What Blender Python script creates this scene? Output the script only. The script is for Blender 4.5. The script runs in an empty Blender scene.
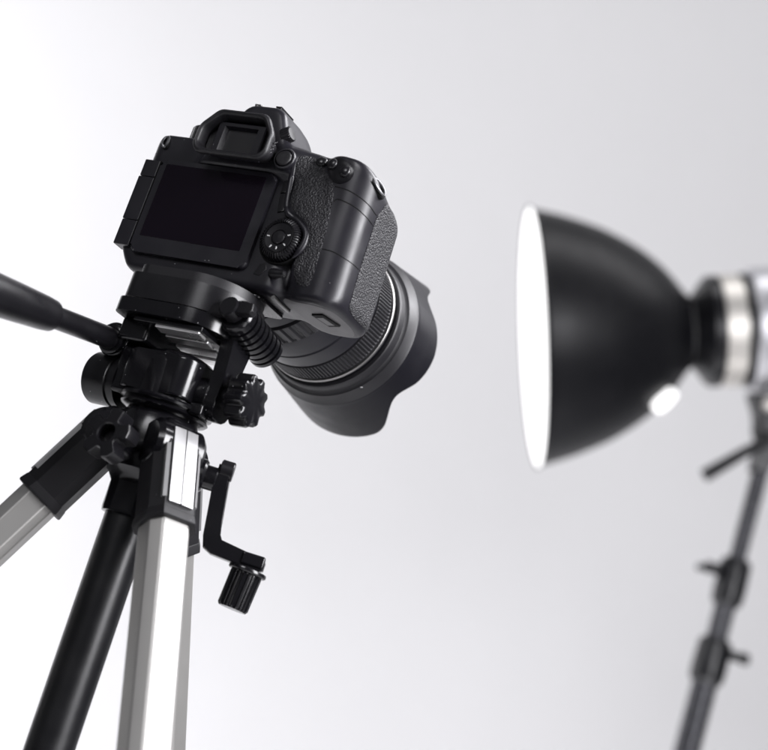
import bpy, bmesh, math
import numpy as np
from mathutils import Matrix, Vector
from mathutils.geometry import delaunay_2d_cdt

scene = bpy.context.scene
COL = scene.collection
R = math.radians

# ------------------------------------------------------------------ camera
# millimetre frame "T": origin on the tripod axis at the height of the camera's base plate (1.25 m above the floor)
BASE_Z = 1.25
PITCH, ROLL = R(13.0), R(17.5)
fw = Vector((0, math.cos(PITCH), math.sin(PITCH)))
u0 = Vector((0, -math.sin(PITCH), math.cos(PITCH)))
r0 = Vector((1, 0, 0))
cr = math.cos(ROLL) * r0 + math.sin(ROLL) * u0
cu = math.cos(ROLL) * u0 - math.sin(ROLL) * r0
cam_data = bpy.data.cameras.new("camera")
cam = bpy.data.objects.new("camera", cam_data)
COL.objects.link(cam)
rot = Matrix((cr, cu, -fw)).transposed().to_4x4()
cam.matrix_world = Matrix.Translation((0.10047, -0.93913, BASE_Z - 0.23087)) @ rot
cam_data.sensor_fit = 'HORIZONTAL'
cam_data.sensor_width = 36.0
cam_data.lens = 88.0
cam_data.clip_start = 0.02
cam_data.clip_end = 60.0
cam_data.dof.use_dof = True
cam_data.dof.focus_distance = 0.985
cam_data.dof.aperture_fstop = 8.2
scene.camera = cam

# ------------------------------------------------------------------ world and lamps
world = bpy.data.worlds.new("World")
scene.world = world
world.use_nodes = True
bg = world.node_tree.nodes["Background"]
bg.inputs[0].default_value = (0.92, 0.93, 1.0, 1)
bg.inputs[1].default_value = 0.10

def area(name, loc, target, sx, sy, power, col=(1, 1, 1), spread=180):
    d = bpy.data.lights.new(name, 'AREA')
    d.shape = 'RECTANGLE'; d.size = sx; d.size_y = sy; d.energy = power; d.color = col
    d.spread = R(spread)
    o = bpy.data.objects.new(name, d); COL.objects.link(o)
    o.location = loc
    o.rotation_euler = (Vector(target) - Vector(loc)).to_track_quat('-Z', 'Y').to_euler()
    return o
area("softbox_key", (1.30, -0.92, 1.80), (0.0, 0.05, 1.22), 0.75, 1.1, 27, (0.97, 0.965, 1.0), 120)
area("softbox_top", (1.0, 0.22, 2.4), (0.0, 0.0, 1.25), 0.7, 0.9, 14, (0.97, 0.965, 1.0), 110)
area("softbox_fill", (-0.95, -1.7, 2.35), (0.0, 0.0, 1.2), 0.8, 0.8, 7.5, (0.97, 0.965, 1.0), 120)
area("softbox_low", (0.95, -1.35, 0.55), (0.05, 0.0, 1.1), 0.5, 0.9, 4, (0.97, 0.97, 1.0))
area("backdrop_left", (-2.2, 1.9, 1.85), (-0.9, 3.2, 1.85), 0.7, 1.8, 37, (0.985, 0.98, 1.0))
area("backdrop_top", (0.9, 1.3, 3.9), (0.8, 3.2, 1.7), 3.0, 0.8, 29.5, (0.99, 0.98, 1.0))
area("backdrop_floor", (0.3, 1.5, 0.12), (0.3, 3.2, 1.7), 2.4, 0.4, 17.0, (0.99, 0.98, 1.0))

scene.view_settings.view_transform = 'Standard'
scene.view_settings.look = 'None'
scene.view_settings.exposure = 0.0
scene.view_settings.gamma = 1.0
scene.view_settings.use_curve_mapping = False

# ------------------------------------------------------------------ materials
def mat(name, col, rough=0.5, metal=0.0, spec=0.5, bump=None, rvar=0.06, emit=None, coat=0.0, cvar=0.0, dust=0.0):
    m = bpy.data.materials.new(name); m.use_nodes = True
    nt = m.node_tree; b = nt.nodes["Principled BSDF"]
    b.inputs["Base Color"].default_value = (*col, 1)
    b.inputs["Roughness"].default_value = rough
    b.inputs["Metallic"].default_value = metal
    b.inputs["Specular IOR Level"].default_value = spec
    b.inputs["Coat Weight"].default_value = coat
    if emit:
        b.inputs["Emission Color"].default_value = (*emit[0], 1)
        b.inputs["Emission Strength"].default_value = emit[1]
    tc = nt.nodes.new("ShaderNodeTexCoord")
    if rvar:
        n = nt.nodes.new("ShaderNodeTexNoise"); n.inputs["Scale"].default_value = 60; n.inputs["Detail"].default_value = 6
        nt.links.new(tc.outputs["Object"], n.inputs["Vector"])
        mr = nt.nodes.new("ShaderNodeMapRange")
        mr.inputs[1].default_value = 0.3; mr.inputs[2].default_value = 0.7
        mr.inputs[3].default_value = max(0.02, rough - rvar); mr.inputs[4].default_value = min(1, rough + rvar)
        nt.links.new(n.outputs["Fac"], mr.inputs[0]); nt.links.new(mr.outputs[0], b.inputs["Roughness"])
        if cvar:
            mx = nt.nodes.new("ShaderNodeMix"); mx.data_type = 'RGBA'
            mx.inputs[6].default_value = (*[c * (1 - cvar) for c in col], 1)
            mx.inputs[7].default_value = (*[min(1, c * (1 + cvar)) for c in col], 1)
            nt.links.new(n.outputs["Fac"], mx.inputs[0]); nt.links.new(mx.outputs[2], b.inputs["Base Color"])
    if dust:
        vo = nt.nodes.new("ShaderNodeTexVoronoi"); vo.inputs["Scale"].default_value = 420
        nt.links.new(tc.outputs["Object"], vo.inputs["Vector"])
        sepc = nt.nodes.new("ShaderNodeSeparateColor"); nt.links.new(vo.outputs["Color"], sepc.inputs[0])
        g1 = nt.nodes.new("ShaderNodeMath"); g1.operation = 'GREATER_THAN'; g1.inputs[1].default_value = 1 - dust
        l1 = nt.nodes.new("ShaderNodeMath"); l1.operation = 'LESS_THAN'; l1.inputs[1].default_value = 0.11
        mu = nt.nodes.new("ShaderNodeMath"); mu.operation = 'MULTIPLY'
        nt.links.new(sepc.outputs[0], g1.inputs[0]); nt.links.new(vo.outputs["Distance"], l1.inputs[0])
        nt.links.new(g1.outputs[0], mu.inputs[0]); nt.links.new(l1.outputs[0], mu.inputs[1])
        dm = nt.nodes.new("ShaderNodeMix"); dm.data_type = 'RGBA'
        dm.inputs[6].default_value = (*col, 1); dm.inputs[7].default_value = (0.30, 0.30, 0.31, 1)
        nt.links.new(mu.outputs[0], dm.inputs[0]); nt.links.new(dm.outputs[2], b.inputs["Base Color"])
    if bump:
        kind, sc, st, dist = bump
        if kind == 'noise':
            t = nt.nodes.new("ShaderNodeTexNoise"); t.inputs["Scale"].default_value = sc; t.inputs["Detail"].default_value = 3
            out = t.outputs["Fac"]
        else:
            t = nt.nodes.new("ShaderNodeTexVoronoi"); t.inputs["Scale"].default_value = sc
            t.feature = 'SMOOTH_F1'; t.inputs["Smoothness"].default_value = 0.55
            w = nt.nodes.new("ShaderNodeTexNoise"); w.inputs["Scale"].default_value = sc * 0.6
            ad = nt.nodes.new("ShaderNodeVectorMath"); ad.operation = 'MULTIPLY_ADD'
            ad.inputs[1].default_value = (0.0012,) * 3
            nt.links.new(tc.outputs["Object"], w.inputs["Vector"])
            nt.links.new(w.outputs["Color"], ad.inputs[0]); nt.links.new(tc.outputs["Object"], ad.inputs[2])
            nt.links.new(ad.outputs[0], t.inputs["Vector"])
            out = t.outputs["Distance"]
        if kind == 'noise':
            nt.links.new(tc.outputs["Object"], t.inputs["Vector"])
        bp = nt.nodes.new("ShaderNodeBump"); bp.inputs["Strength"].default_value = st; bp.inputs["Distance"].default_value = dist
        if kind != 'noise': bp.invert = True
        nt.links.new(out, bp.inputs["Height"]); nt.links.new(bp.outputs[0], b.inputs["Normal"])
    return m

BLK = (0.016, 0.015, 0.019)
M = dict(
    body=mat("camera_plastic", (0.0095, 0.0088, 0.0125), 0.38, dust=0.03, bump=('noise', 3200, 0.10, 0.0002)),
    leather=mat("grip_rubber", (0.012, 0.0115, 0.014), 0.52, bump=('voronoi', 1120, 1.0, 0.0008), rvar=0.04),
    gloss=mat("gloss_black", (0.006, 0.0056, 0.007), 0.29, rvar=0.05),
    rubber=mat("soft_rubber", (0.0085, 0.008, 0.010), 0.46, bump=('noise', 2600, 0.08, 0.0002)),
    button=mat("button_plastic", (0.007, 0.0066, 0.0082), 0.30),
    dark=mat("seam_black", (0.004, 0.004, 0.004), 0.7, spec=0.2, rvar=0),
    glass=mat("screen_glass", (0.0065, 0.0042, 0.0078), 0.13, spec=0.25, rvar=0.02),
    lensb=mat("lens_barrel", (0.008, 0.0076, 0.0110), 0.38, spec=0.42, bump=('noise', 3000, 0.06, 0.0002)),
    hood=mat("hood_plastic", (0.0048, 0.0045, 0.0070), 0.42, spec=0.26, bump=('noise', 2200, 0.06, 0.0002)),
    chrome=mat("chrome_trim", (0.30, 0.295, 0.29), 0.40, metal=1.0),
    lug=mat("lug_steel", (0.16, 0.16, 0.165), 0.38, metal=1.0),
    print_glint=mat("white_print_glint", (0.75, 0.75, 0.75), 0.5, rvar=0),  # print on the hood, and the painted highlights on the dial
    door=mat("battery_door_plastic", (0.13, 0.127, 0.13), 0.55, bump=('noise', 2600, 0.1, 0.0002)),
    tri=mat("tripod_plastic", (0.0045, 0.0043, 0.0055), 0.20, rvar=0.06, dust=0.05, bump=('noise', 900, 0.05, 0.0002)),
    tri2=mat("tripod_satin_plastic", (0.0055, 0.0052, 0.0066), 0.32, rvar=0.06, dust=0.05, bump=('noise', 1500, 0.07, 0.0002)),
    socket=mat("socket_plastic", (0.006, 0.0056, 0.007), 0.5, spec=0.3, dust=0.05, bump=('noise', 1500, 0.07, 0.0002)),
    column=mat("column_coating", (0.005, 0.005, 0.006), 0.33, rvar=0.06, bump=('noise', 1800, 0.12, 0.0002)),
    alu=mat("anodised_aluminium", (0.47, 0.462, 0.445), 0.46, metal=0.88, rvar=0.015, bump=('noise', 1500, 0.04, 0.0002)),
    plate=mat("brushed_plate", (0.40, 0.398, 0.40), 0.40, metal=0.9, rvar=0.03),
    rail=mat("machined_rail", (0.82, 0.81, 0.81), 0.30, metal=0.85, rvar=0.03),
    refl=mat("reflector_black", (0.006, 0.006, 0.008), 0.42, spec=0.35, rvar=0.04),
    reflin=mat("reflector_white", (0.85, 0.85, 0.85), 0.5, rvar=0),
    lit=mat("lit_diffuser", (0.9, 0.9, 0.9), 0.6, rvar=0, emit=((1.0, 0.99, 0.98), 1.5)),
    silver=mat("strobe_silver", (0.74, 0.74, 0.77), 0.42, metal=0.8, rvar=0.02),
    warmring=mat("strobe_ring", (0.86, 0.83, 0.78), 0.46, metal=0.8, rvar=0.03),
    standm=mat("stand_black", (0.008, 0.008, 0.010), 0.33, rvar=0.05),
    standpole=mat("stand_pole", (0.055, 0.055, 0.062), 0.28, metal=0.5, rvar=0.05),
    floor=mat("dark_unseen_floor", (0.045, 0.043, 0.042), 0.6, bump=('noise', 80, 0.1, 0.002)),
    wall=mat("white_paper", (0.845, 0.842, 0.850), 0.9, spec=0.1, rvar=0, bump=('noise', 2.2, 0.25, 0.03)),
)

# ------------------------------------------------------------------ mesh helpers (millimetres)
def orient(o, z, xh=(1, 0, 0)):
    z = Vector(z).normalized(); x = Vector(xh); x = (x - z * x.dot(z))
    if x.length < 1e-4:
        x = Vector((0, 1, 0)); x = x - z * x.dot(z)
    x.normalize(); y = z.cross(x)
    m = Matrix((x, y, z)).transposed().to_4x4(); m.translation = Vector(o)
    return m
ID = Matrix.Identity(4)

class G:
    def __init__(s): s.bm = bmesh.new()
    def ring_loft(s, rings, cap=(True, True), closed=False, T=ID):
        bm = s.bm
        vs = [[bm.verts.new(T @ Vector(p)) for p in r] for r in rings]
        n = len(vs[0]); k = len(vs)
        for i in range(k if closed else k - 1):
            a, b = vs[i], vs[(i + 1) % k]
            for j in range(n):
                bm.faces.new((a[j], a[(j + 1) % n], b[(j + 1) % n], b[j]))
        if not closed:
            if cap[0]: bm.faces.new(list(reversed(vs[0])))
            if cap[1]: bm.faces.new(vs[-1])
        return s
    def lathe(s, prof, T=ID, seg=64, closed=False, cap=(True, True)):
        rings = [[(max(r, .01) * math.cos(2 * math.pi * j / seg), max(r, .01) * math.sin(2 * math.pi * j / seg), h) for j in range(seg)] for r, h in prof]
        return s.ring_loft(rings, cap, closed, T)
    def ribbed(s, prof, n, T=ID, sub=4, duty=None):
        # prof rows: (r, h, depth) ; depth cut in every second half step
        rings = []
        seg = n * sub
        for r, h, dp in prof:
            ring = []
            for j in range(seg):
                q = (j % sub)
                rr = r - (dp if q >= sub / 2 else 0)
                a = 2 * math.pi * j / seg
                ring.append((rr * math.cos(a), rr * math.sin(a), h))
            rings.append(ring)
        return s.ring_loft(rings, (True, True), False, T)
    def tube(s, path, rad, seg=12, T=ID, flat=1.0):
        P = [Vector(p) for p in path]
        rads = rad if isinstance(rad, (list, tuple)) else [rad] * len(P)
        rings = []; up = None
        for i, p in enumerate(P):
            d = (P[min(i + 1, len(P) - 1)] - P[max(i - 1, 0)]).normalized()
            if up is None:
                up = Vector((0, 0, 1)) if abs(d.z) < .9 else Vector((1, 0, 0))
            x = (up - d * up.dot(d)).normalized(); up = x
            y = d.cross(x)
            rings.append([p + (x * math.cos(2 * math.pi * j / seg) + y * math.sin(2 * math.pi * j / seg) * flat) * rads[i] for j in range(seg)])
        return s.ring_loft(rings, (True, True), False, T)
    def prism(s, poly, h0, h1, bev=0.0, T=ID, seg=2, taper=1.0):
        bm = s.bm
        n = len(poly)
        cx = sum(p[0] for p in poly) / n; cy = sum(p[1] for p in poly) / n
        lo = [bm.verts.new(T @ Vector((p[0], p[1], h0))) for p in poly]
        hi = [bm.verts.new(T @ Vector((cx + (p[0] - cx) * taper, cy + (p[1] - cy) * taper, h1))) for p in poly]
        fs = [bm.faces.new(list(reversed(lo))), bm.faces.new(hi)]
        for j in range(n):
            fs.append(bm.faces.new((lo[j], lo[(j + 1) % n], hi[(j + 1) % n], hi[j])))
        if bev > 0:
            es = [e for e in fs[0].edges] + [e for e in fs[1].edges]
            bmesh.ops.bevel(bm, geom=es, offset=bev, segments=seg, affect='EDGES', profile=0.5)
        return s
    def box(s, c, size, bev=0.0, T=ID, seg=3, top=None):
        bm = s.bm
        hx, hy, hz = [v / 2 for v in size]
        tx, ty = top if top else (1, 1)
        co = [(-hx, -hy, -hz), (hx, -hy, -hz), (hx, hy, -hz), (-hx, hy, -hz), (-hx * tx, -hy * ty, hz), (hx * tx, -hy * ty, hz), (hx * tx, hy * ty, hz), (-hx * tx, hy * ty, hz)]
        v = [bm.verts.new(T @ (Vector(p) + Vector(c))) for p in co]
        fs = [bm.faces.new([v[i] for i in f]) for f in ((3, 2, 1, 0), (4, 5, 6, 7), (0, 1, 5, 4), (1, 2, 6, 5), (2, 3, 7, 6), (3, 0, 4, 7))]
        if bev > 0:
            es = list({e for f in fs for e in f.edges})
            bmesh.ops.bevel(bm, geom=es, offset=bev, segments=seg, affect='EDGES', profile=0.5)
        return s
    def dome(s, c, r, h, T=ID, seg=32, skirt=1.0):
        prof = [(r, -skirt), (r, 0)] + [(r * math.cos(a), h * math.sin(a)) for a in [math.pi / 2 * k / 6 for k in range(1, 6)]]
        prof += [(0.01, h)]
        return s.lathe(prof, T @ Matrix.Translation(c), seg)

def finish(name, g, m, parent=None, base=(0, 0, 0), sharp=38, kind=None, label=None, wn=True):
    bm = g.bm if isinstance(g, G) else g
    bmesh.ops.remove_doubles(bm, verts=bm.verts, dist=1e-4)
    bmesh.ops.recalc_face_normals(bm, faces=bm.faces)
    b = Vector(base)
    for v in bm.verts: v.co = (v.co - b) * 0.001
    for f in bm.faces: f.smooth = True
    for e in bm.edges:
        if len(e.link_faces) == 2 and e.calc_face_angle(0) > R(sharp): e.smooth = False
    me = bpy.data.meshes.new(name); bm.to_mesh(me); bm.free()
    me.materials.append(M[m] if isinstance(m, str) else m)
    o = bpy.data.objects.new(name, me); COL.objects.link(o)
    if parent: o.parent = parent
    if wn:
        md_ = o.modifiers.new("weighted_normal", 'WEIGHTED_NORMAL'); md_.keep_sharp = True; md_.weight = 60
    if kind: o["kind"] = kind
    if label: o["label"] = label
    return o

def thing(name, label, cat, loc=(0, 0, 0), mw=None):
    o = bpy.data.objects.new(name, None); COL.objects.link(o)
    o.empty_display_size = 0.05
    if mw is not None: o.matrix_world = mw
    else: o.location = loc
    o["label"] = label; o["category"] = cat
    return o

def rrect(w, h, r, n=6, c=(0, 0)):
    pts = []
    for cx, cy, a0 in ((w / 2 - r, h / 2 - r, 0), (-w / 2 + r, h / 2 - r, 90), (-w / 2 + r, -h / 2 + r, 180), (w / 2 - r, -h / 2 + r, 270)):
        for k in range(n + 1):
            a = R(a0 + 90 * k / n); pts.append((c[0] + cx + r * math.cos(a), c[1] + cy + r * math.sin(a)))
    return pts

def fillet(poly, rads, n=7):
    out = []; k = len(poly)
    for i in range(k):
        p = Vector(poly[i]); a_ = (Vector(poly[i - 1]) - p).normalized(); b_ = (Vector(poly[(i + 1) % k]) - p).normalized()
        half = a_.angle(b_) / 2; d = rads[i] / math.tan(half); c = p + (a_ + b_).normalized() * (rads[i] / math.sin(half))
        v0 = p + a_ * d - c; v1 = p + b_ * d - c
        for q in range(n + 1):
            t0 = math.atan2(v0.y, v0.x); dt = (math.atan2(v1.y, v1.x) - t0 + math.pi) % (2 * math.pi) - math.pi
            t = t0 + dt * q / n; out.append(c + Vector((math.cos(t), math.sin(t))) * rads[i])
    return out

def smooth_path(pts, n=6, closed=False):
    P = [Vector(p) for p in pts]; out = []; k = len(P)
    for i in range(k if closed else k - 1):
        g = (lambda j: P[j % k]) if closed else (lambda j: P[max(0, min(k - 1, j))])
        p0, p1, p2, p3 = g(i - 1), g(i), g(i + 1), g(i + 2)
        for q in range(n):
            t = q / n
            out.append(0.5 * ((2 * p1) + (p2 - p0) * t + (2 * p0 - 5 * p1 + 4 * p2 - p3) * t * t + (3 * p1 - p0 - 3 * p2 + p3) * t ** 3))
    if not closed: out.append(P[-1])
    return out

# ------------------------------------------------------------------ studio setting
def build_backdrop():
    bm = bmesh.new()
    prof = [(-0.85, 0.0)]
    y1, rad = 3.2, 0.9
    prof.append((y1 - rad, 0.0))
    for k in range(1, 17):
        a = R(90 * k / 16); prof.append((y1 - rad + rad * math.sin(a), rad - rad * math.cos(a)))
    prof.append((y1, 5.0))
    xs = [-4.5 + 9 * i / 8 for i in range(9)]
    vs = [[bm.verts.new((x, y, z)) for x in xs] for y, z in prof]
    for i in range(len(vs) - 1):
        for j in range(8): bm.faces.new((vs[i][j], vs[i][j + 1], vs[i + 1][j + 1], vs[i + 1][j]))
    for f in bm.faces: f.smooth = True
    me = bpy.data.meshes.new("studio_backdrop"); bm.to_mesh(me); bm.free(); me.materials.append(M["wall"])
    o = bpy.data.objects.new("studio_backdrop", me); COL.objects.link(o); o["kind"] = "structure"
    o["label"] = "seamless white studio backdrop sweeping from floor to wall"
build_backdrop()
def build_floor():  # unseen dark floor, added for more contrast in the reflections
    bm = bmesh.new()
    for p in ((-6, -6, -.006), (6, -6, -.006), (6, 4, -.006), (-6, 4, -.006)): bm.verts.new(p)
    bm.verts.ensure_lookup_table(); bm.faces.new(bm.verts[:])
    me = bpy.data.meshes.new("floor"); bm.to_mesh(me); bm.free(); me.materials.append(M["floor"])
    o = bpy.data.objects.new("floor", me); COL.objects.link(o); o["kind"] = "structure"
build_floor()

# ------------------------------------------------------------------ DSLR camera: body by distance field
def smin(a, b, k):
    h = np.clip(.5 + .5 * (b - a) / k, 0, 1); return b * (1 - h) + a * h - k * h * (1 - h)
def smax(a, b, k): return -smin(-a, -b, k)
def rr2(u, v, cu_, cv_, hu, hv, r):
    qu = np.abs(u - cu_) - hu + r; qv = np.abs(v - cv_) - hv + r
    return np.minimum(np.maximum(qu, qv), 0) + np.hypot(np.maximum(qu, 0), np.maximum(qv, 0)) - r
def ext(d2, w, cw, hw, e):
    q = np.abs(w - cw) - hw + e; d = d2 + e
    return np.minimum(np.maximum(d, q), 0) + np.hypot(np.maximum(d, 0), np.maximum(q, 0)) - e
LX, LZ = 16.0, -3.7          # optical axis in the camera frame
def body_sdf(x, y, z):
    main = ext(rr2(x, y, 5.75, 22.5, 54.25, 19.5, 9), z, .5, 41, 5)
    yg = y + .075 * z
    grip = ext(rr2(x, yg, 75.2, 27.6, 17.2, 24.9, 15), z, 0, 40.5, 4.5)
    d = smin(main, grip, 7)
    d = smax(d, rr2(x, z, 22.2, .5, 71.3, 41.2, 10), 4)
    d = smax(d, (z - 35.4) * .93 + (y - 18) * .30 + (x - 78) * .33, 6)
    d = smax(d, -.79 * (x + 43) - .61 * (z + 29.5), 5)
    mount = ext(np.hypot(x - LX, z - LZ) - 36.5, y, 30, 17, 3)
    d = smin(d, mount, 7)
    ax = np.abs(x - LX)
    pr = smax(ax * .90 + (z - 40) * .44 - 19.4, z - 61.5 + np.maximum(y - 20, 0) * .20, 5)
    pr = smax(pr, -(y + 1), 4)
    pr = smax(pr, (y - 42) * .9 + (z - 40) * .45, 6)
    pr = smax(pr, 25 - z, 2)
    d = smin(d, pr, 5)
    # thumb rest: a swell that starts with a step along the rim and falls away to the right
    th = (np.sqrt(((x - 54) / 27) ** 2 + ((y - 8.5) / 9.) ** 2 + ((z - 2) / 38) ** 2) - 1) * 8.6
    th = smax(th, z - 35.5 + (x - 60) * .35 + (y - 4) * .25, 4)
    cut = smax(46.4 + (30 - z) * .17 - x, 13.4 - np.hypot(x - 53, z + 11.3), 2)
    cut = smax(cut, 62.5 - x - np.maximum(0, z + 20) * 5, 2)
    d = smin(d, smax(th, cut * .8, 1.5), 2.0)
    # bulge carrying the round button beside the eyepiece
    kb = np.sqrt(((x - 41) / 10) ** 2 + ((y - 5) / 7.) ** 2 + ((z - 32) / 9) ** 2)
    d = smin(d, (kb - 1) * 7., 4)
    return d
def grad(P, f=body_sdf, e=.15):
    g = np.stack([f(P[:, 0] + e * (k == 0), P[:, 1] + e * (k == 1), P[:, 2] + e * (k == 2)) - f(P[:, 0] - e * (k == 0), P[:, 1] - e * (k == 1), P[:, 2] - e * (k == 2)) for k in range(3)], 1)
    return g / np.maximum(np.linalg.norm(g, axis=1, keepdims=True), 1e-9)
def surface_nets(f, lo, hi, h):
    n = [int((hi[k] - lo[k]) / h) + 1 for k in range(3)]
    gx, gy, gz = np.meshgrid(*[lo[k] + h * np.arange(n[k]) for k in range(3)], indexing='ij')
    v = f(gx, gy, gz); s = v < 0
    acc = np.zeros((n[0] - 1, n[1] - 1, n[2] - 1, 3)); cnt = np.zeros((n[0] - 1, n[1] - 1, n[2] - 1))
    cs = [(i, j, k) for i in (0, 1) for j in (0, 1) for k in (0, 1)]
    def sl(a, c): return a[c[0]:n[0] - 1 + c[0], c[1]:n[1] - 1 + c[1], c[2]:n[2] - 1 + c[2]]
    for a in cs:
        for ax in range(3):
            if a[ax]: continue
            b = list(a); b[ax] = 1
            va, vb = sl(v, a), sl(v, b); m = sl(s, a) != sl(s, b)
            t = np.where(m, va / np.where(m, va - vb, 1), 0)
            for k in range(3):
                acc[..., k] += np.where(m, a[k] + (t if k == ax else 0), 0)
            cnt += m
    act = cnt > 0
    idx = -np.ones(act.shape, int); idx[act] = np.arange(act.sum())
    I = np.argwhere(act)
    P = np.array(lo) + h * (I + acc[act] / cnt[act][:, None])
    quads = []
    for ax in range(3):
        b, c = (ax + 1) % 3, (ax + 2) % 3
        s0 = np.take(s, range(0, n[ax] - 1), ax); s1 = np.take(s, range(1, n[ax]), ax)
        for e in np.argwhere(s0 != s1):
            if e[b] == 0 or e[c] == 0 or e[b] >= n[b] - 1 or e[c] >= n[c] - 1: continue
            q = []
            for db, dc in ((0, 0), (1, 0), (1, 1), (0, 1)):
                w = e.copy(); w[b] -= db; w[c] -= dc; q.append(idx[tuple(w)])
            quads.append(q if s0[tuple(e)] else q[::-1])
    for _ in range(3):
        P = P - grad(P, f) * f(P[:, 0], P[:, 1], P[:, 2])[:, None] * .9
    return P, quads

yaw, pit, rol = R(-29.17), R(-2.30), R(.35)
DM = Matrix.Rotation(yaw, 4, 'Z') @ Matrix.Rotation(pit, 4, 'X') @ Matrix.Rotation(rol, 4, 'Y')
CB = (16.0, 20.0, -40.6)      # tripod socket = the thing's base
org = Vector((-116.52 + 100.47, 938.58 - 939.13, 273.32 - 230.87)) * .001 + Vector((0, 0, BASE_Z))
cam_root = thing("dslr_camera", "black digital camera with petal hood lens, mounted on the tripod", "camera",
                 mw=Matrix.Translation(org + DM @ (Vector(CB) * .001)) @ DM)
def cf(name, g, m, parent=None, **k): return finish(name, g, m, parent or cam_root, CB, **k)

P, Q = surface_nets(body_sdf, (-54, -12, -46), (98, 64, 70), 1.25)
bm = bmesh.new(); vv = [bm.verts.new(p) for p in P]
for q in Q:
    try: bm.faces.new([vv[i] for i in q])
    except ValueError: pass
body = cf("camera_body", bm, "body", sharp=60, wn=False)

def march(o, d):
    o = np.array(o, float); d = np.array(d, float)
    for _ in range(200):
        v = float(body_sdf(*o))
        if v < .005: break
        o = o + d * v * .75
    return o
def normal(p): return grad(np.array([p]))[0]
def rear(x, z): return march((x, -30, z), (0, 1, 0))

def patch(outline, basis, hgt, soft=0.8, step=1.6, smooth=4):
    """Raised skin following the body: outline (u,v), basis = origin, u, v, inward direction."""
    o, u, v, d = [np.array(a, float) for a in basis]
    pts = [(p.x, p.y) for p in smooth_path([(a, b, 0) for a, b in outline], smooth, True)] if smooth else list(outline)
    # resample
    n0 = len(pts); A = np.array(pts)
    xs = np.arange(A[:, 0].min(), A[:, 0].max(), step); ys = np.arange(A[:, 1].min(), A[:, 1].max(), step)
    def dist(p):
        B = np.roll(A, -1, 0); e = B - A; t = np.clip(((p - A) * e).sum(1) / np.maximum((e * e).sum(1), 1e-9), 0, 1)
        return np.hypot(*(p - A - e * t[:, None]).T).min()
    inner = []
    for a in xs:
        for b in ys:
            p = np.array((a, b))
            x1, y1 = A.T; x2, y2 = np.roll(A, -1, 0).T
            ins = (((y1 > b) != (y2 > b)) & (a < (x2 - x1) * (b - y1) / np.where(y2 == y1, 1e-9, y2 - y1) + x1)).sum() % 2
            if ins and dist(p) > step * .55: inner.append((a, b))
    # inset ring for the rounded rim
    co, ed, fa, *_ = delaunay_2d_cdt([Vector(p) for p in pts + inner], [(i, (i + 1) % n0) for i in range(n0)], [], 1, 1e-5)
    bm = bmesh.new(); vs = []; base = []
    for c in co:
        p = march(o + u * c[0] + v * c[1], d); nn = normal(p)
        dd = dist(np.array(c)); h = hgt * min(1, .35 + .65 * dd / soft)
        vs.append(bm.verts.new(p + nn * h)); base.append(p - nn * .4)
    for f in fa:
        try: bm.faces.new([vs[i] for i in f])
        except ValueError: pass
    bd = [e for e in bm.edges if len(e.link_faces) == 1]
    bm.verts.index_update()
    low = {}
    for e in bd:
        q = []
        for w in e.verts:
            if w not in low: low[w] = bm.verts.new(base[vs.index(w)])
            q.append(low[w])
        bm.faces.new((e.verts[0], e.verts[1], q[1], q[0]))
    return bm

REAR = ((0, -30, 0), (1, 0, 0), (0, 0, 1), (0, 1, 0))
lea = [(48.2, 35.9), (54.3, 36.0), (60, 32.5), (64.4, 28.6), (70.6, 23.5), (73.6, 15.2), (75.8, -2.1), (76.0, -16.9), (75.2, -31.5), (67.6, -31.0), (64.6, -24), (64.8, -18.5), (67.6, -13), (67.8, -6.5), (64, -.5), (56.2, 3.9), (51.8, 8.5), (50.2, 15.2), (48.0, 25.2), (46.8, 31)]
cf("rubber_grip", patch(lea, REAR, .7, 1.0, 1.6), "leather", sharp=60, wn=False, label="pebbled black rubber thumb rest")
a = R(25)
SIDE = ((75 + 60 * math.cos(a), 27 + 60 * math.sin(a), 0), (-math.sin(a), math.cos(a), 0), (0, 0, 1), (-math.cos(a), -math.sin(a), 0))
def su(x, y): return -(x - 75) * math.sin(a) + (y - 27) * math.cos(a)
sl_ = [(su(91.9, 24.5), 25.5), (su(91.9, 20), 20.5), (su(91.9, 17.2), 14.3), (su(91.9, 17.7), 4.8), (su(91.9, 18.4), -10.7), (su(91.9, 19.6), -24.4), (su(91.5, 20.8), -33), (su(91.5, 25), -35), (su(91, 34), -36), (14, -36), (24, -35.5), (26, -20), (26, 10), (23, 22), (15, 25.5)]
cf("rubber_grip", patch(sl_, SIDE, .7, 1.0, 1.8, 3), "leather", sharp=60, wn=False, label="pebbled black rubber wrapped round the hand grip")

def on_rear(pts, lift=0.0):
    out = []
    for x, z in pts:
        p = rear(x, z); out.append(p + normal(p) * lift)
    return out
ridge = smooth_path([(*q, 0) for q in [(44.6, 36.5), (45.2, 31), (45.6, 24), (47.4, 14), (49.2, 7.0), (52.4, 3.0), (59, 0), (65.2, -5), (66.4, -10.5), (65.0, -16), (62.4, -20.0)]], 5)
cf("grip_rim", G().tube([(p.x, min(1.7, max(-.2, rear(p.x + .9, p.y)[1] + 1.3)), p.y) for p in ridge], [1.9 * min(1, .25 + i / 4, .12 + (len(ridge) - 1 - i) / 6) for i in range(len(ridge))], 20), "body")
def seam(pts3, r=.27):
    out = []
    for p in smooth_path(pts3, 6):
        q = np.array(p)
        for _ in range(4): q = q - normal(q) * float(body_sdf(*q)) * .9
        out.append(q)
    cf("panel_seam", G().tube(out, r, 6), "dark")
seam([(72.5, 0, 21.6), (79.3, 1.7, 20.9), (86.1, 5.3, 19), (91.4, 13, 16.1), (91.9, 16.6, 15.6)])
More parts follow.
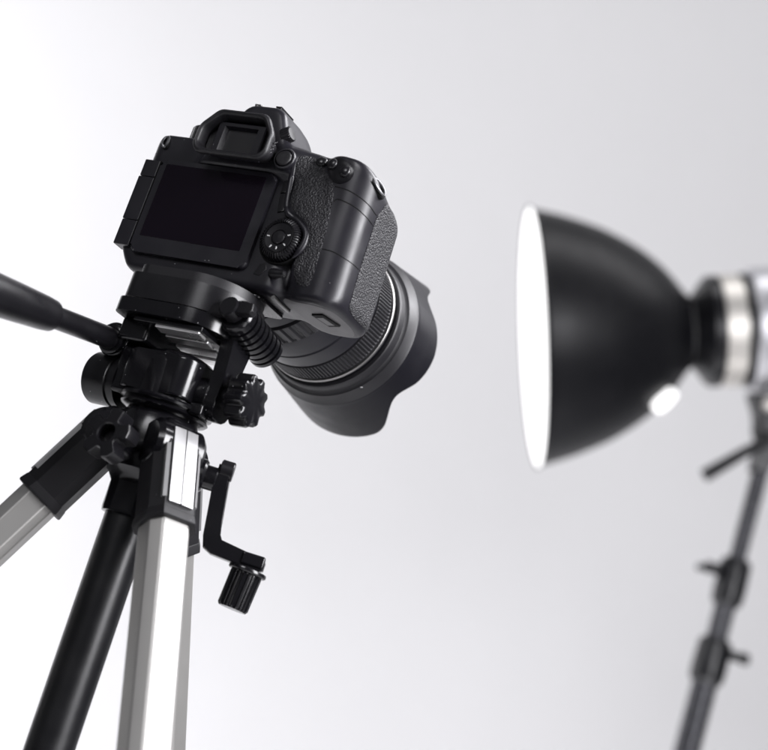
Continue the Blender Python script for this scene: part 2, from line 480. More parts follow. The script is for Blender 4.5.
seam([(74.9, -.3, 13.5), (75.6, 0, 14.8), (78, .8, 15.0), (85.4, 4.6, 13.4), (90.1, 9.6, 11.2), (91.9, 16.4, 9.8)])
seam([(76.8, 1.5, -12), (83.1, 3.4, -12.2), (89.1, 8.1, -13.5), (91.9, 17.4, -14.3)])

# pod with three round buttons
pod = [(62.8, 33.8), (66.5, 27.5), (71, 23.9), (76, 23.7), (79.8, 26.6), (80.2, 31), (76, 35), (70, 36.6)]
cf("button_pod", patch(pod, REAR, .9, 1.4, 1.4), "gloss", sharp=60, wn=False)
for x, z in ((58.2, 34.6), (67.4, 33.4), (76.2, 29.8)):
    p = rear(x, z); nn = normal(p); nn = nn + np.array((0, -.6, .2))
    b_ = cf("button", G().dome((0, 0, 0), 3.1, 1.9, orient(p + normal(p) * 1.2, nn)), "button")
# round button next to the eyepiece
p = rear(40.2, 31.4); T = orient(p, (0.05, -1, .05))
cf("button_collar", G().lathe([(6.2, -3), (6.2, .2), (5.7, .9), (5.0, .9), (4.8, -.6), (4.8, -3)], T, 40), "body")
cf("button", G().lathe([(4.5, -2.5), (4.5, 1.0), (4.2, 1.5), (3.4, 1.7), (.01, 1.5)], T, 40), "button")
# two flat buttons beside the screen
for poly in ([(41.0, 25.2), (44.6, 25.6), (45.6, 15.6), (41.6, 14.4)], [(41.7, 13.4), (45.7, 14.4), (47.4, 5.0), (43.8, 3.8)]):
    c = (sum(p[0] for p in poly) / 4, sum(p[1] for p in poly) / 4)
    T = orient((0, 2.2, 0), (0, -1, 0), (1, 0, 0))
    pp = [(x, -z) for x, z in poly]   # local y = zxx -> -Z
    cf("button", G().prism([(x, z) for x, z in poly], -1.5, .9, .45, Matrix(((1, 0, 0, 0), (0, 0, -1, 3.0), (0, 1, 0, 0), (0, 0, 0, 1)))), "button")
RM = Matrix(((1, 0, 0, 0), (0, 0, -1, 3.0), (0, 1, 0, 0), (0, 0, 0, 1)))   # (x,z,height towards the rear)
cf("button_rim", G().tube([RM @ Vector(p) for p in [(45.5, 25.6, .5), (46.5, 15.6, .5), (48.3, 5.0, .5)]], .75, 8), "body")
cf("button", G().prism([(44.6, -25.5), (47.6, -23.8), (49.6, -27.5), (46.6, -31.6), (42.8, -31.2)], -1.5, .35, .4, RM), "button")
# lock switch
sw = G().tube([RM @ Vector(p) for p in [(53.4, -30.3, 1.6), (55.2, -30.25, 2.4), (57, -30.2, 2.9), (59.8, -29.9, 3.2), (62.8, -29.6, 3.4), (63.8, -29.5, 3.2)]], [1.4, 2.9, 3.0, 2.2, 2.0, 1.2], 16)
cf("lock_switch", sw, "gloss")
# main control dial
T = orient((53.0, 3.0, -11.3), (0, -1, 0))
dial = cf("control_dial", G().ribbed([(11.6, -2, 0), (11.6, 2.6, .9), (11.2, 4.0, 1.1), (9.2, 5.4, .9), (8.8, 5.4, 0), (8.6, 4.6, 0), (.01, 4.6, 0)], 44, T), "button", sharp=30)
cf("dial_well", G().lathe([(13.0, -2), (13.0, .9), (12.4, 1.2), (12.0, .6), (12.0, -2)], T, 56, True), "dark")
cf("dial_disc", G().lathe([(8.0, 4.2), (8.0, 5.0), (7.6, 5.35), (4.2, 5.1), (4.0, 4.6), (.01, 4.6)], T, 56), "button", dial)
cf("set_button", G().lathe([(3.6, 4.2), (3.6, 5.4), (3.2, 5.8), (.01, 6.0)], T, 40), "button", dial)
for k in (2, 3.4, 4.2, 5.2, 6.4):  # small white bars painted in as highlights on the dial
    an = R(k * 45)
    cf("dial_glint", G().box((0, 0, 0), (.55, 1.5, .2), 0, T @ Matrix.Rotation(an, 4, 'Z') @ Matrix.Translation((0, 6.0, 5.3))), "print_glint", dial)

# screen panel
panel = cf("screen_panel", G().prism(rrect(73.5, 54.0, 4, 6, (1.2, -3.2)), -1.2, 2.7, 1.6, RM, 5), "body")
cf("screen_glass", G().prism(rrect(63.5, 42.3, .8, 3, (0, 0)), 2.2, 2.85, 0.1, RM, 1), "glass", panel)
# hinge blocks
for z0, z1, x0 in ((12.95, 22.6, -46.6), (-12.7, 12.7, -47.0), (-27.5, -12.95, -46.7)):
    cf("screen_hinge", G().box(((x0 - 36.5) / 2, 5.0, (z0 + z1) / 2), (-36.5 - x0, 9, z1 - z0), .6, seg=3), "body")
cf("hinge_groove", G().box((-36.6, 2.2, 0), (.9, 3, 45), .3), "dark")

# eyecup
def eyeout(s, dx=0):
    poly = [(-9.0, -13.2), (38.8, -13.2), (38.6, 3.0), (31.6, 14.0), (1.0, 14.0), (-8.8, 3.0)]
    c = fillet([(x - 15, z) for x, z in poly], [6.5, 6.5, 9, 7, 7, 9])
    hx, hz = 23.9, 13.6
    return [(15 + q.x * (1 - s / hx), q.y * (1 - s / hz)) for q in c]
EC = 35.6
def ering(s, y, zoff=0): return [(x, y, EC + zoff + z) for x, z in eyeout(s)]
eye = cf("eyecup", G().ring_loft([ering(7.0, 3), ering(5.4, -5), ering(2.6, -10), ering(1.0, -13.5), ering(.6, -15.6), ering(1.0, -16.9), ering(2.0, -17.5), ering(3.0, -17.1), ering(3.7, -16.0), ering(4.1, -13), ering(4.4, -9.5), ering(8, -9.3)], (True, True)), "rubber", sharp=50)
# finder surround: stepped frame and window
def rect3(x0, x1, z0, z1, y): return [(x0, y, z0), (x1, y, z0), (x1, y, z1), (x0, y, z1)]
fr = G().ring_loft([rect3(.5, 30, 25.0, 44.0, -8.0), rect3(.5, 30, 25.0, 44.0, -11.6), rect3(1.1, 29.4, 25.6, 43.4, -12.2), rect3(4.6, 25.4, 27.6, 41.6, -12.2), rect3(6.9, 23.3, 29.2, 40.2, -7.6), rect3(6.9, 23.3, 29.2, 40.2, -7.0)], (True, False))
cf("eyepiece_frame", fr, "body", eye, sharp=25)
cf("eyepiece_window", G().prism(rrect(18.4, 12, 1, 3, (15.1, 34.7)), 9.6, 10.3, 0, RM), "dark", eye)
for i in range(3):
    for j in range(4):
        cf("grip_dot", G().dome((0, 0, 0), .42, .25, orient((36.3 + .4 * j + .45 * i, -10.2 - 1.5 * i, EC - 5 + 2.0 * j - 1.0 * i), (.95, 0, .2)), 10, .6), "body", eye)
# dioptre knob and top fittings
cf("dioptre_knob", G().ribbed([(4.2, -3, 0), (4.2, 1.6, .45), (3.6, 2.2, .3), (.01, 2.3, 0)], 22, orient((34.4, 1.6, 47.0), (.9, -.1, .42))), "gloss")
shoe = cf("hot_shoe", G().box((14.5, 10.5, 60.8), (17, 15, 2.2), .5), "body")
for sx in (-1, 1):
    cf("shoe_rail", G().box((14.5 + sx * 7.4, 10.5, 62.3), (2.0, 14, 1.2), .3).box((14.5 + sx * 6.6, 10.5, 63.1), (3.8, 14, .8), .2), "chrome" if sx < 0 else "gloss", shoe)
cf("flash_cover", G().box((15, 28, 57.0), (25, 20, 5), 1.6, Matrix.Translation((16, 29, 60)) @ Matrix.Rotation(R(-11), 4, 'X') @ Matrix.Translation((-16, -29, -60)), top=(.84, .96)), "body")
md = cf("mode_dial", G().ribbed([(10.2, 0, .5), (10.2, 8.4, .5), (9.6, 9.2, .4), (9.0, 9.4, 0), (.01, 9.4, 0)], 40, orient((-25, 18, 40.6), (0, 0, 1))), "gloss")
# strap lugs
for nm, o_, d_, sc in (("strap_lug", (-39.2, 2.9, 34.6), (-.12, -1, .25), .75), ("strap_lug", (90.4, 11.0, 28.4), (.86, -.25, .45), 1.15)):
    T = orient(o_, d_, (0.2, .75, -.6))
    cf(nm, G().tube([T @ Vector((4.6 * sc * math.cos(t), 2.3 * sc * math.sin(t), .3 + 1.0 * abs(math.sin(t)))) for t in [2 * math.pi * k / 28 for k in range(29)]], .85, 8), "lug")
    cf("lug_recess", G().prism(rrect(11 * sc, 5.4 * sc, 2.2 * sc), -1.5, .35, .2, T), "dark")

# bottom: battery door with its latch mark
BOT = ((0, 0, -70), (1, 0, 0), (0, 1, 0), (0, 0, 1))
dpoly = [(59.5, 11.5), (65, 10.3), (74, 9.8), (82.5, 11.5), (86.6, 18), (87.4, 30), (86.6, 42), (83, 49), (76, 51.5), (67.5, 51), (62.4, 46), (60.6, 34), (59, 20)]
door = cf("battery_door", patch(dpoly, BOT, .45, .7, 2.0, 3), "door", sharp=60, wn=False)
cf("door_latch", G().prism([(71.5, 22.5), (79.5, 19.5), (83.5, 33), (75.5, 36)], -.3, 1.0, .15, Matrix.Translation((0, 0, -40.7)) @ Matrix.Scale(1, 4, (0, 0, 1))), "dark", door)
cf("latch_slider", G().prism([(73.6, 24.3), (78.4, 22.4), (81.0, 31.4), (76.2, 33.2)], -.6, .2, .15, Matrix.Translation((0, 0, -40.7))), "door", door)
cf("base_plate", G().prism(rrect(52, 30, 4, 4, (22, 22)), -.9, .6, .4, Matrix.Translation((0, 0, -40.5))), "gloss")
cf("hinge_pin", G().tube([(56.2, 7, -40.1), (56.8, 24, -40.3)], 1.1, 10), "chrome", door)

# ------------------------------------------------------------------ lens (axis along +Y of the camera frame)
LT = Matrix(((1, 0, 0, LX), (0, 0, 1, 0), (0, 1, 0, LZ), (0, 0, 0, 1)))
lens = cf("lens", G().lathe([(30, 40), (34, 46.5), (34, 50), (35.6, 51), (36.6, 55), (36.8, 60.5), (36.0, 61.2), (36.0, 79), (37.4, 80.5), (38.6, 84), (39.6, 90), (39.8, 93.0), (39.2, 93.6), (39.2, 94.6), (39.9, 95.2), (40.1, 104), (40.0, 107.5), (38.8, 108.2), (38.8, 123.5), (39.6, 124.2), (39.8, 140), (36, 141), (35, 150), (30, 150)], LT, 128), "lensb", sharp=40)
cf("zoom_ring", G().ribbed([(36.2, 61.4, 0), (37.9, 62.2, 0), (38.2, 62.8, 1.1), (38.4, 78.0, 1.1), (38.0, 78.8, 0), (36.2, 79.4, 0)], 46, LT, 6), "rubber", lens, sharp=30)
cf("focus_ring", G().ribbed([(38.9, 108.3, 0), (40.4, 108.8, 0), (40.7, 109.3, .75), (41.2, 122.4, .75), (41.0, 123.0, 0), (39.0, 123.5, 0)], 124, LT, 4), "rubber", lens, sharp=30)
cf("trim_ring", G().lathe([(39.6, 125.6), (41.2, 125.7), (41.6, 126.3), (41.6, 127.2), (41.2, 127.8), (39.6, 127.9)], LT, 128, True), "chrome", lens)
cf("mount_ring", G().lathe([(34.2, 46.0), (35.9, 46.2), (35.9, 48.2), (34.2, 48.6)], LT, 96, True), "chrome", lens)
cf("front_glass", G().lathe([(29.5, 148), (29.5, 150.5), (20, 153.5), (10, 155), (.01, 155.5)], LT, 64), "glass", lens)
ha = [0, 11, 21.6, 30, 37, 43.3, 50.4, 56.5, 63.6, 73, 90]
hy_ = [170.5, 169.5, 167.3, 162.8, 161.0, 165.0, 173.3, 181, 185.5, 186.6, 187]
fine = np.interp(np.arange(-90, 181, 1.0), ha, hy_, left=None)
def yend(th):
    w = 0; s_ = 0
    for dd in (-4, -2, 0, 2, 4):
        q = abs((th + dd + 180) % 360 - 180); q = min(q, 180 - q)
        s_ += np.interp(q, ha, hy_) * (3 - abs(dd) / 2); w += 3 - abs(dd) / 2
    return s_ / w
hg = G(); N = 180; rings = []
prof_back = [(40.4, 131.0), (42.6, 131.2), (43.4, 132.2), (43.6, 137.0), (44.6, 138.0), (45.6, 138.4), (46.4, 141.0), (47.6, 144.0), (48.3, 145.2), (48.5, 146.2)]
def circ(r, y): return [(LX + r * math.cos(2 * math.pi * j / N), y, LZ + r * math.sin(2 * math.pi * j / N)) for j in range(N)]
for r_, y_ in prof_back[-2:]: rings.append(circ(r_, y_))
FL = .118
def hrow(t, off, back=0.0):
    row = []
    for j in range(N):
        th = 360 * j / N; ye = yend(th) - back
        y = 146.5 + (ye - 146.5) * t; r = 48.4 + (y - 146.5) * FL + off
        row.append((LX + r * math.cos(R(th)), y, LZ + r * math.sin(R(th))))
    return row
for t in [.02] + [k / 12 for k in range(1, 12)] + [.97]: rings.append(hrow(t, 0))
rings.append(hrow(1.0, -.5)); rings.append(hrow(1.0, -1.2)); rings.append(hrow(.97, -1.7))
for t in [k / 8 for k in range(7, -1, -1)]: rings.append(hrow(t, -1.8))
rings.append(circ(43.0, 142.0)); rings.append(circ(40.4, 141.0))
hg.ring_loft(rings, closed=True)
hood = cf("lens_hood", hg, "hood", lens, sharp=40)
hb_ = G(); hb_.ring_loft([circ(r_, y_) for r_, y_ in prof_back[:-1]] + [circ(45.0, 144.5), circ(40.6, 140.5)], closed=True)
cf("hood_bayonet", hb_, "rubber", lens, sharp=40)
cf("alignment_mark", G().box((0, 0, 0), (1.1, .3, 2.2), .05, orient((LX + 45.9 * math.cos(R(-50)), 139.2, LZ + 45.9 * math.sin(R(-50))), (0.25, -.9, -.35))), "print_glint", lens)

# ------------------------------------------------------------------ tripod
tri_root = thing("tripod", "black and silver camera tripod with pan handle and crank, carrying the camera", "tripod")
TB = (0, 0, -BASE_Z * 1000)
def tf(name, g, m, parent=None, **k): return finish(name, g, m, parent or tri_root, TB, **k)
HY = Matrix.Rotation(yaw, 4, 'Z')
def cyl(g, a, b, r, T=ID, seg=40, ch=.6):
    a = Vector(a); b = Vector(b); L = (b - a).length
    return g.lathe([(r - ch, 0), (r, ch), (r, L - ch), (r - ch, L)], T @ orient(a, b - a), seg)

# hub and column
hub = tf("hub", G().lathe([(12.5, -124), (14.3, -123.4), (14.6, -121.5), (14.6, -108), (17, -104), (21.5, -101), (22.5, -95), (22.2, -85), (22.0, -79.5), (20.6, -73.5), (18.6, -70.2), (17, -66), (12, -66)], ID, 72), "tri", sharp=40)
tf("centre_column", G().lathe([(11.2, -640), (12.1, -639), (12.1, -110), (11.5, -108)], ID, 56), "column")
# legs
SPREAD = R(28)
feet = []
for az in (180, 300, 60):
    az_ = R(az)
    rad = Vector((math.cos(az_), math.sin(az_), 0)); tan = Vector((-math.sin(az_), math.cos(az_), 0))
    hinge = rad * 23 + Vector((0, 0, -87))
    d = (rad * math.sin(SPREAD) - Vector((0, 0, 1)) * math.cos(SPREAD)).normalized()
    out = (rad * math.cos(SPREAD) + Vector((0, 0, 1)) * math.sin(SPREAD))
    Tm = Matrix((tan, out, -d)).transposed().to_4x4(); Tm.translation = hinge     # local x tangential, y outward, z up the leg
    Lleg = (BASE_Z * 1000 - 87 - 14) / math.cos(SPREAD)
    # tube: bevelled U profile
    prof = [(-11.2, -6), (-11.2, 4.5), (-7, 10.6), (7, 10.6), (11.2, 4.5), (11.2, -6), (7.5, -10), (-7.5, -10)]
    g = G().prism([tuple(q) for q in fillet(prof, [2.2] * 8, 3)], -Lleg * .52, -30, .3, Tm)
    leg = tf("leg", g, "alu", sharp=20)
    inner = [(x * .84, y * .84) for x, y in prof]
    tf("lower_leg", G().prism(inner, -Lleg, -Lleg * .52 + 30, .4, Tm), "alu", leg, sharp=20)
    tf("leg_clamp", G().box((0, 0, -Lleg * .52), (28, 27, 52), 4, Tm), "tri", leg)
    tf("rubber_foot", G().lathe([(10, -26), (13, -24), (14, -10), (12, 14), (10, 16)], Tm @ Matrix.Translation((0, 0, -Lleg + 10)), 28), "rubber", leg)
    # socket
    so = [(-13, -7), (-13, 5.4), (-8.2, 12.4), (8.2, 12.4), (13, 5.4), (13, -7), (8.6, -11.8), (-8.6, -11.8)]
    sock = tf("leg_socket", G().prism(so, -44, -2, 1.2, Tm).prism([(x * 1.09, y * 1.09) for x, y in so], -47, -41.0, 1.2, Tm, 3, .93)
              .box((0, -2, 2), (21, 17, 18), 3, Tm), "socket", leg, sharp=25)
    # hinge barrel
    hb = G(); cyl(hb, hinge - tan * 13.6, hinge + tan * 13.6, 12.8, ch=2.4)
    tf("hinge_barrel", hb, "tri", leg)
    # face plate on the outer side of the socket
    tf("face_plate", G().prism([(-6.6, 12.0), (-6.6, 13.6), (-.35, 13.9), (-.35, 12.0)], -39, 4, .25, Tm).prism([(.35, 12.0), (.35, 13.9), (6.6, 13.6), (6.6, 12.0)], -39, 4, .25, Tm), "plate", leg, sharp=15)
    for sx in (-1, 1):
        tf("edge_strip", G().prism([(sx * 7.9, 11.6), (sx * 7.9, 13.2), (sx * 9.6, 12.1), (sx * 9.6, 9.6)], -37, -6, .2, Tm), "plate", leg, sharp=15)
    # shoulder lug joining the barrel to the hub
    tf("shoulder_lug", G().box((0, -6, 4), (19, 24, 22), 5, Matrix((tan, rad, Vector((0, 0, 1)))).transposed().to_4x4() if False else Matrix.Translation(hinge) @ Matrix((tan, rad, Vector((0, 0, 1)))).transposed().to_4x4()), "tri", hub)

# star knob (column lock)
kd = Vector((-.52, -.84, .12)).normalized(); kc = Vector((-20.5, -33, -90.5))
star = []
for k in range(5):
    for da, rr in ((-17.5, 12.6), (-15.5, 13.4), (0, 13.9), (15.5, 13.4), (17.5, 12.6), (26, 8.4), (36, 7.8), (46, 8.4)):
        an = R(72 * k + da + 10); star.append((rr * math.cos(an), rr * math.sin(an)))
T = orient(kc, kd, (1, -.4, 0))
n_ = len(star)
def sring(s, h): return [(x * s, y * s, h) for x, y in star]
cr_ = lambda r, h: [(r * math.cos(math.atan2(y, x)), r * math.sin(math.atan2(y, x)), h) for x, y in star]
knob = tf("star_knob", G().ring_loft([sring(.9, -11), sring(.97, -10), sring(1, -1.2), sring(.96, -.2), sring(.9, 0), cr_(5.4, 0), cr_(4.7, -.7), cr_(4.5, -6)], (True, True), False, T), "tri2", sharp=32)
g = G(); cyl(g, kc - kd * 26, kc - kd * 9, 7.5); tf("knob_shaft", g, "tri", knob)

# elevation crank on the right of the hub
g = G(); cyl(g, (14, 0, -92), (30, 0, -92), 8.6, ch=1.2); cyl(g, (29, 0, -92), (36, 0, -92), 6.2)
crank = tf("crank_boss", g, "tri")
arm = G()
arm.prism([(0, 6.0), (3.6, 6.6), (6.6, 3.6), (7.0, -6), (10.4, -28.0), (12.6, -31.4), (35.6, -33.2), (37.5, -35.2), (37.4, -39.0), (34, -40.5), (9.6, -38.6), (5.0, -36.4), (3.4, -31), (0, -6)], -4.2, 4.2, 1.0,
          Matrix(((1, 0, 0, 35.0), (0, 0, -1, 0), (0, 1, 0, -90), (0, 0, 0, 1))))
arm_o = tf("crank_arm", arm, "tri", crank, sharp=25)
tf("crank_rib", G().box((0, 0, 0), (1.6, 5.2, 24), .4, Matrix.Translation((43.4, 0, -103)) @ Matrix.Rotation(R(-8), 4, 'Y')), "tri2", crank)
g = G(); cyl(g, (36, 0, -86), (43, 0, -86), 5.2)
tf("fold_pivot", g, "tri2", crank)
kd2 = Vector((-.08, 0, -1)).normalized()
cyl_T = orient((65.2, 0, -127.5), kd2)
g = G().ribbed([(9.6, 2.6, 0), (9.9, 3.2, 0), (9.9, 4.2, 0), (9.3, 4.8, 0), (7.9, 5.0, 0), (8.2, 5.6, .8), (8.0, 22.6, .8), (7.2, 23.8, .6), (.01, 24.0, 0)], 20, cyl_T, 6)
tf("crank_knob", g, "tri", crank, sharp=28)
g = G(); cyl(g, (65.4, 0, -123), (65.2, 0, -131), 4.2); tf("knob_shaft", g, "tri2", crank)
g = G(); g.box((66, 0, -125.5), (12, 10.5, 6.5), 1.2); tf("arm_end", g, "tri", crank)

# ---- pan head (head frame turned with the camera)
head = tf("pan_head", G().lathe([(15, -70), (19.5, -69.4), (22.2, -68.6), (23.2, -67.6), (22.2, -66.6), (22.0, -65.8), (24.2, -65.0), (24.6, -63.8), (23.6, -62.6), (19.8, -62.0), (19.6, -45), (19.0, -41.6), (16.5, -38.6), (11, -36.4), (.01, -35.8)], HY, 72), "tri", sharp=32)
# housing block behind, with flat flanks
tf("tilt_housing", G().prism(rrect(43, 34, 9, 6, (-2, -2)), -61.4, -40.5, 1.5, HY).box((-22, -2, -52), (12, 26, 25), 3, HY), "tri", head)
# tilt drum on the left
g = G(); g.lathe([(9, 0), (12.8, .6), (13.6, 1.8), (13.6, 15), (12.6, 15.6), (12.6, 16.6), (13.6, 17.2), (13.6, 21), (11, 22)], HY @ orient((-47, -2, -56.5), (1, 0, 0)), 56)
tf("tilt_drum", g, "tri2", head)
# handle socket and pan handle
hd = Vector((0, -math.cos(R(8)), -math.sin(R(8)))); h0 = Vector((-36, -4, -36.4))
g = G(); g.lathe([(9.0, -10), (9.2, 4.4), (8.8, 5.2), (8.0, 5.6), (7.8, 7.4), (7.0, 8.0), (6.0, 8.2)], HY @ orient(h0 + hd * 4, hd), 40)
sock = tf("handle_socket", g, "tri", head)
g = G(); cyl(g, h0, h0 + hd * 72, 5.7, HY, 32)
ph = tf("pan_handle", g, "tri2", head)
g = G(); g.lathe([(5.9, 0), (7.2, .3), (8.0, 1.4), (8.6, 8), (9.6, 30), (10.6, 60), (11.0, 95), (10.6, 112), (9, 117), (.01, 119)], HY @ orient(h0 + hd * 62, hd), 40)
tf("handle_grip", g, "tri2", ph)
tf("socket_web", G().box((-35, -1, -44), (15, 12, 14), 3, HY), "tri", head)
tf("web_post", G().prism([(-30, -8), (-24, -8), (-24, 8), (-30, 8)], -44, -18, 1, HY), "tri", head)

# platform stack under the camera
def plat(w0, w1, y0, y1, rl, rrg):
    pts = []
    for cx, cy, r, a0 in ((w1 - rrg, y1 - rrg, rrg, 0), (w0 + rl, y1 - rl, rl, 90), (w0 + rl, y0 + rl, rl, 180), (w1 - rrg, y0 + rrg, rrg, 270)):
        for k in range(11):
            an = R(a0 + 9 * k); pts.append((cx + r * math.cos(an), cy + r * math.sin(an)))
    return pts
TL_ = HY @ Matrix.Rotation(R(-2.3), 4, 'X')
pad = tf("platform_pad", G().prism(plat(-28, 32, -25, 26, 8, 25), -4.0, .8, .8, TL_), "rubber", head)
tf("platform", G().prism(plat(-31, 34, -27, 28, 8, 27), -18.2, -4.6, 1.0, TL_, 3), "tri2", head)
tf("platform_ear", G().box((-27.5, -1, -7.2), (11, 30, 8), 2, TL_), "tri", head)
tf("platform_flange", G().prism(plat(-32.5, 30, -28, 18, 8, 22), -26.4, -19.0, .8, TL_), "tri", head)
tf("flange_block", G().box((-22, 0, -32), (18, 34, 12), 2, TL_), "tri", head)
for k in range(4):
    tf("ribbed_rail", G().box((0, 0, 0), (27 - 1.0 * k, 7.4, 1.6), .4, TL_ @ Matrix.Translation((8.0, -19.5 + 10.4 * k, -30.4 - .9 * k)) @ Matrix.Rotation(R(-5), 4, "X")), "rail", head)
tf("rail_bed", G().box((2, -7, -28.2), (42, 34, 2.4), .4, TL_), "tri", head)

# side-tilt pivot: ribbed barrel along the lens direction with a wing screw at its back
pa = Vector((33.0, -15, -14.5)); pd = Vector((0.05, 1, -.20)).normalized()
PT = HY @ orient(pa, pd, (1, 0, 0))
prof = [(6.4, -1.5), (8.2, -.9), (9.2, .4)]
h = 1.5
for k in range(7):
    prof += [(9.4, h), (9.4, h + 2.7), (8.1, h + 3.0), (8.1, h + 4.1)]; h += 4.4
prof += [(9.4, h), (9.4, h + 2.2), (8.4, h + 3.0), (5, h + 3.2)]
piv = tf("tilt_pivot", G().lathe(prof, PT, 48), "tri", head, sharp=30)
wing = G().lathe([(4.6, -9.5), (5.3, -9.0), (5.4, -2), (4.8, 0)], PT, 36)
for sgn in (-1, 1):
    wing.prism([(sgn * 3.6, -3.0), (sgn * 3.6, 3.4), (sgn * 12.6, 3.8), (sgn * 14.0, 2.4), (sgn * 13.6, -1.6), (sgn * 12.4, -2.4)], -8.2, -3.2, .8, PT @ Matrix.Rotation(R(-8), 4, 'Z'))
tf("wing_screw", wing, "tri2", head, sharp=30)
# bracket arm from the pivot down to the tilt axle
poly = [(-10, -16), (6, -17), (9.0, -24), (7.5, -33), (6.5, -42), (8.5, -52), (9, -60), (5, -66), (-5, -66.5), (-9, -60), (-8, -46), (-9.5, -30)]
pts = smooth_path([(y, z, 0) for y, z in poly], 4, True)
tf("bracket_arm", G().prism([(p.x, p.y) for p in pts], 25.5, 33.0, 1.2, HY @ Matrix(((0, 0, 1, 0), (1, 0, 0, 0), (0, 1, 0, 0), (0, 0, 0, 1)))), "tri", head, sharp=30)
g = G(); cyl(g, (17, 0, -55), (27, 0, -55), 9.5, HY); cyl(g, (32, 0, -54), (38, 0, -53.5), 6.0, HY)
tf("tilt_axle", g, "tri", head)
tf("stop_tab", G().box((24, -6, -64), (8, 9, 6), 1.2, HY), "tri", head)
lob = []
for k in range(72):
    an = 2 * math.pi * k / 72; rr = 12.4 + 1.3 * math.tanh(2.2 * math.cos(9 * an)); lob.append((rr * math.cos(an), rr * math.sin(an)))
KT = HY @ orient((37.5, 1.0, -53.0), (1, 0, .06))
def lr(s, h): return [(x * s, y * s, h) for x, y in lob]
tf("tilt_knob", G().ring_loft([lr(.86, 0), lr(.97, 1.0), lr(1, 2.2), lr(1, 9.6), lr(.95, 11), lr(.8, 11.8), lr(.3, 12.0)], (True, True), False, KT), "tri", head, sharp=40)

# ------------------------------------------------------------------ studio lamp
rimC = Vector((.285, 1.625, 1.728))
el = R(19.2); A = R(-3.5)
opening = Vector((-math.cos(el) * math.cos(A), -math.cos(el) * math.sin(A), -math.sin(el)))
axis = -opening
lamp_root = thing("studio_strobe", "silver studio strobe with a lit deep black bell reflector, on the stand", "studio light", tuple(rimC + axis * .40))
LB = [v * 1000 for v in (rimC + axis * .40)]
LR_ = orient(rimC * 1000, axis, (0, 1, 0))
def lf(name, g, m, parent=None, **k): return finish(name, g, m, parent or lamp_root, LB, **k)
outp = [(187, 0), (183.5, 4), (181, 10), (171, 48), (154, 95), (138, 127), (119, 157), (98, 182), (77, 201), (60, 214), (52, 222)]
outp = [(p.x, p.y) for p in smooth_path([(a_, b_, 0) for a_, b_ in outp], 3)]
inp = [(max(r_ - 3.0, 40), h_ + .5) for r_, h_ in outp]
refl = lf("reflector", G().lathe(outp + [(47, 222)] + inp[::-1], LR_, 96, True), "refl", sharp=50)
lf("reflector_lining", G().lathe([(r_ - 1.2, h_ + 1) for r_, h_ in inp], LR_, 96, False, (False, False)), "reflin", refl)
lf("lit_diffuser", G().lathe([(182.8, 1.5), (120, -1), (.01, -2.5), (.01, 2.0), (182.8, 4.5)], LR_, 96), "lit", refl)
# glowing plug low on the bell, standing in for lamp light leaking out
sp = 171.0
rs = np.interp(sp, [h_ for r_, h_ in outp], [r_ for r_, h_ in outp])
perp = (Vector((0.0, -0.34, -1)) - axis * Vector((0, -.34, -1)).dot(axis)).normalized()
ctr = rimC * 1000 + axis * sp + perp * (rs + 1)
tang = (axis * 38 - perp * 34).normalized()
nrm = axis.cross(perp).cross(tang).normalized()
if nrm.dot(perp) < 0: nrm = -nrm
lf("slot_glow", G().prism(rrect(40, 21, 10), -3, 12, 4, orient(ctr, nrm, tang), 4), "lit", refl)
lf("speed_ring", G().lathe([(44, 220), (52, 226), (58, 231), (74, 243), (79, 248), (79, 262), (66, 263)], LR_, 64), "standm")
lf("ring_collar", G().lathe([(60, 261), (77, 262), (79.5, 264), (79.5, 292), (77, 294), (60, 295)], LR_, 64), "warmring")
lf("rear_collar", G().lathe([(60, 294), (81, 295), (81, 304), (60, 305)], LR_, 64), "standm")
hb = lf("strobe_housing", G().lathe([(60, 304), (84, 305), (88, 309), (88, 560), (85, 566), (70, 570)], LR_, 64), "silver")
lf("rear_cap", G().lathe([(70, 568), (89, 569), (89, 600), (80, 608), (.01, 610)], LR_, 64), "standm")
# tilt bracket under the housing
sx_ = 641.0
hub_c = rimC * 1000 + axis * 395
lf("tilt_bracket", G().prism([(-46, 0), (30, 26), (34, 8), (14, -54), (10, -104), (-16, -104), (-14, -60), (-30, -24)], -14, 14, 3,
    Matrix(((1, 0, 0, sx_ + 0), (0, 0, -1, LB[1]), (0, 1, 0, 1737), (0, 0, 0, 1)))), "standm")
lv = G(); lv.tube([(636, LB[1] - 24, 1676), (610, LB[1] - 26, 1652), (562, LB[1] - 28, 1600)], [8, 7.5, 9.5], 14)
lf("tilt_lever", lv, "standm")
g = G(); cyl(g, (636, LB[1] - 30, 1700), (636, LB[1] + 30, 1700), 17); lf("bracket_pivot", g, "standm")
g = G(); g.dome((0, 0, 0), 12, 4, orient((628, LB[1] - 17, 1728), (0, -1, 0))); lf("bracket_cap", g, "warmring")

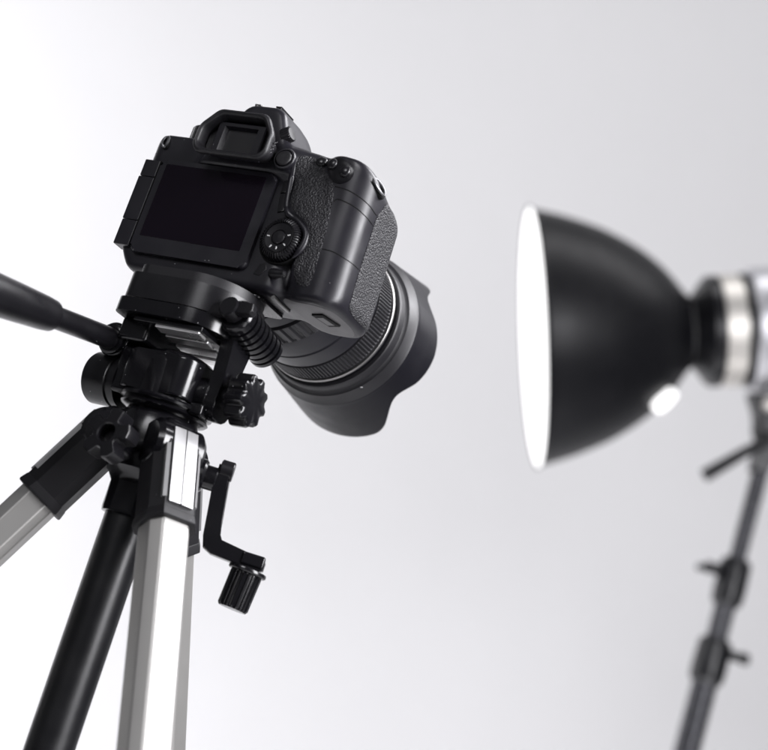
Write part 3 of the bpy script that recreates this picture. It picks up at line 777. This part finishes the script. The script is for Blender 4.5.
# ------------------------------------------------------------------ light stand
SY = LB[1] / 1000
st_root = thing("light_stand", "black telescopic light stand with clamp collars, holding the studio strobe", "light stand", (sx_ / 1000, SY, 0))
SB = (sx_, LB[1], 0)
def sf(name, g, m, parent=None, **k): return finish(name, g, m, parent or st_root, SB, **k)
g = G(); cyl(g, (sx_, LB[1], 1450), (sx_, LB[1], 1640), 11.5); sf("upper_pole", g, "standpole")
g = G(); cyl(g, (sx_, LB[1], 1340), (sx_, LB[1], 1480), 14.5); sf("middle_pole", g, "standpole")
g = G(); cyl(g, (sx_, LB[1], 160), (sx_, LB[1], 1375), 17.5); sf("lower_pole", g, "standpole")
def collar(z, r, hgt, side, up):
    c = sf("clamp_collar", G().lathe([(r - 4, -hgt / 2), (r, -hgt / 2 + 4), (r + 1.5, -hgt / 6), (r, hgt / 2 - 5), (r - 4, hgt / 2)], Matrix.Translation((sx_, LB[1], z)), 40), "standm")
    d = Vector((side, -.45, 0)).normalized()
    g = G(); o_ = Vector((sx_, LB[1], z + up)); cyl(g, o_ + d * (r - 4), o_ + d * (r + 16), 7)
    sf("clamp_screw", g, "standm", c)
    T = orient(o_ + d * (r + 20), d, (0, 0, 1))
    w = G().lathe([(7, -6), (8.5, -3), (8.5, 4), (6, 7)], T, 24)
    w.prism([(-5, -6), (5, -6), (6, -22), (2, -27), (-4, -25)], -4, 4, 2, T).prism([(-5, 6), (5, 6), (5, 24), (0, 29), (-5, 24)], -4, 4, 2, T)
    sf("clamp_wing", w, "standm", c)
collar(1474, 21, 66, -1, 8)
collar(1362, 23, 62, 1, 14)
for k in range(3):
    an = R(30 + 120 * k); dv = Vector((math.cos(an), math.sin(an), 0))
    g = G(); g.tube([Vector(SB) + dv * 26 + Vector((0, 0, 620)), Vector(SB) + dv * 480 + Vector((0, 0, 14))], 11, 16)
    lg = sf("leg", g, "standpole")
    g = G(); g.tube([Vector(SB) + dv * 24 + Vector((0, 0, 200)), Vector(SB) + dv * 262 + Vector((0, 0, 305))], 7, 12)
    sf("leg_brace", g, "standpole", lg)
    g = G(); cyl(g, Vector(SB) + dv * 470 + Vector((0, 0, 26)), Vector(SB) + dv * 490 + Vector((0, 0, .5)), 14, ch=3)
    sf("rubber_foot", g, "rubber", lg)
for z in (205, 620):
    sf("leg_hub", G().lathe([(20, -22), (27, -18), (27, 18), (20, 22)], Matrix.Translation((sx_, LB[1], z)), 36), "standm")
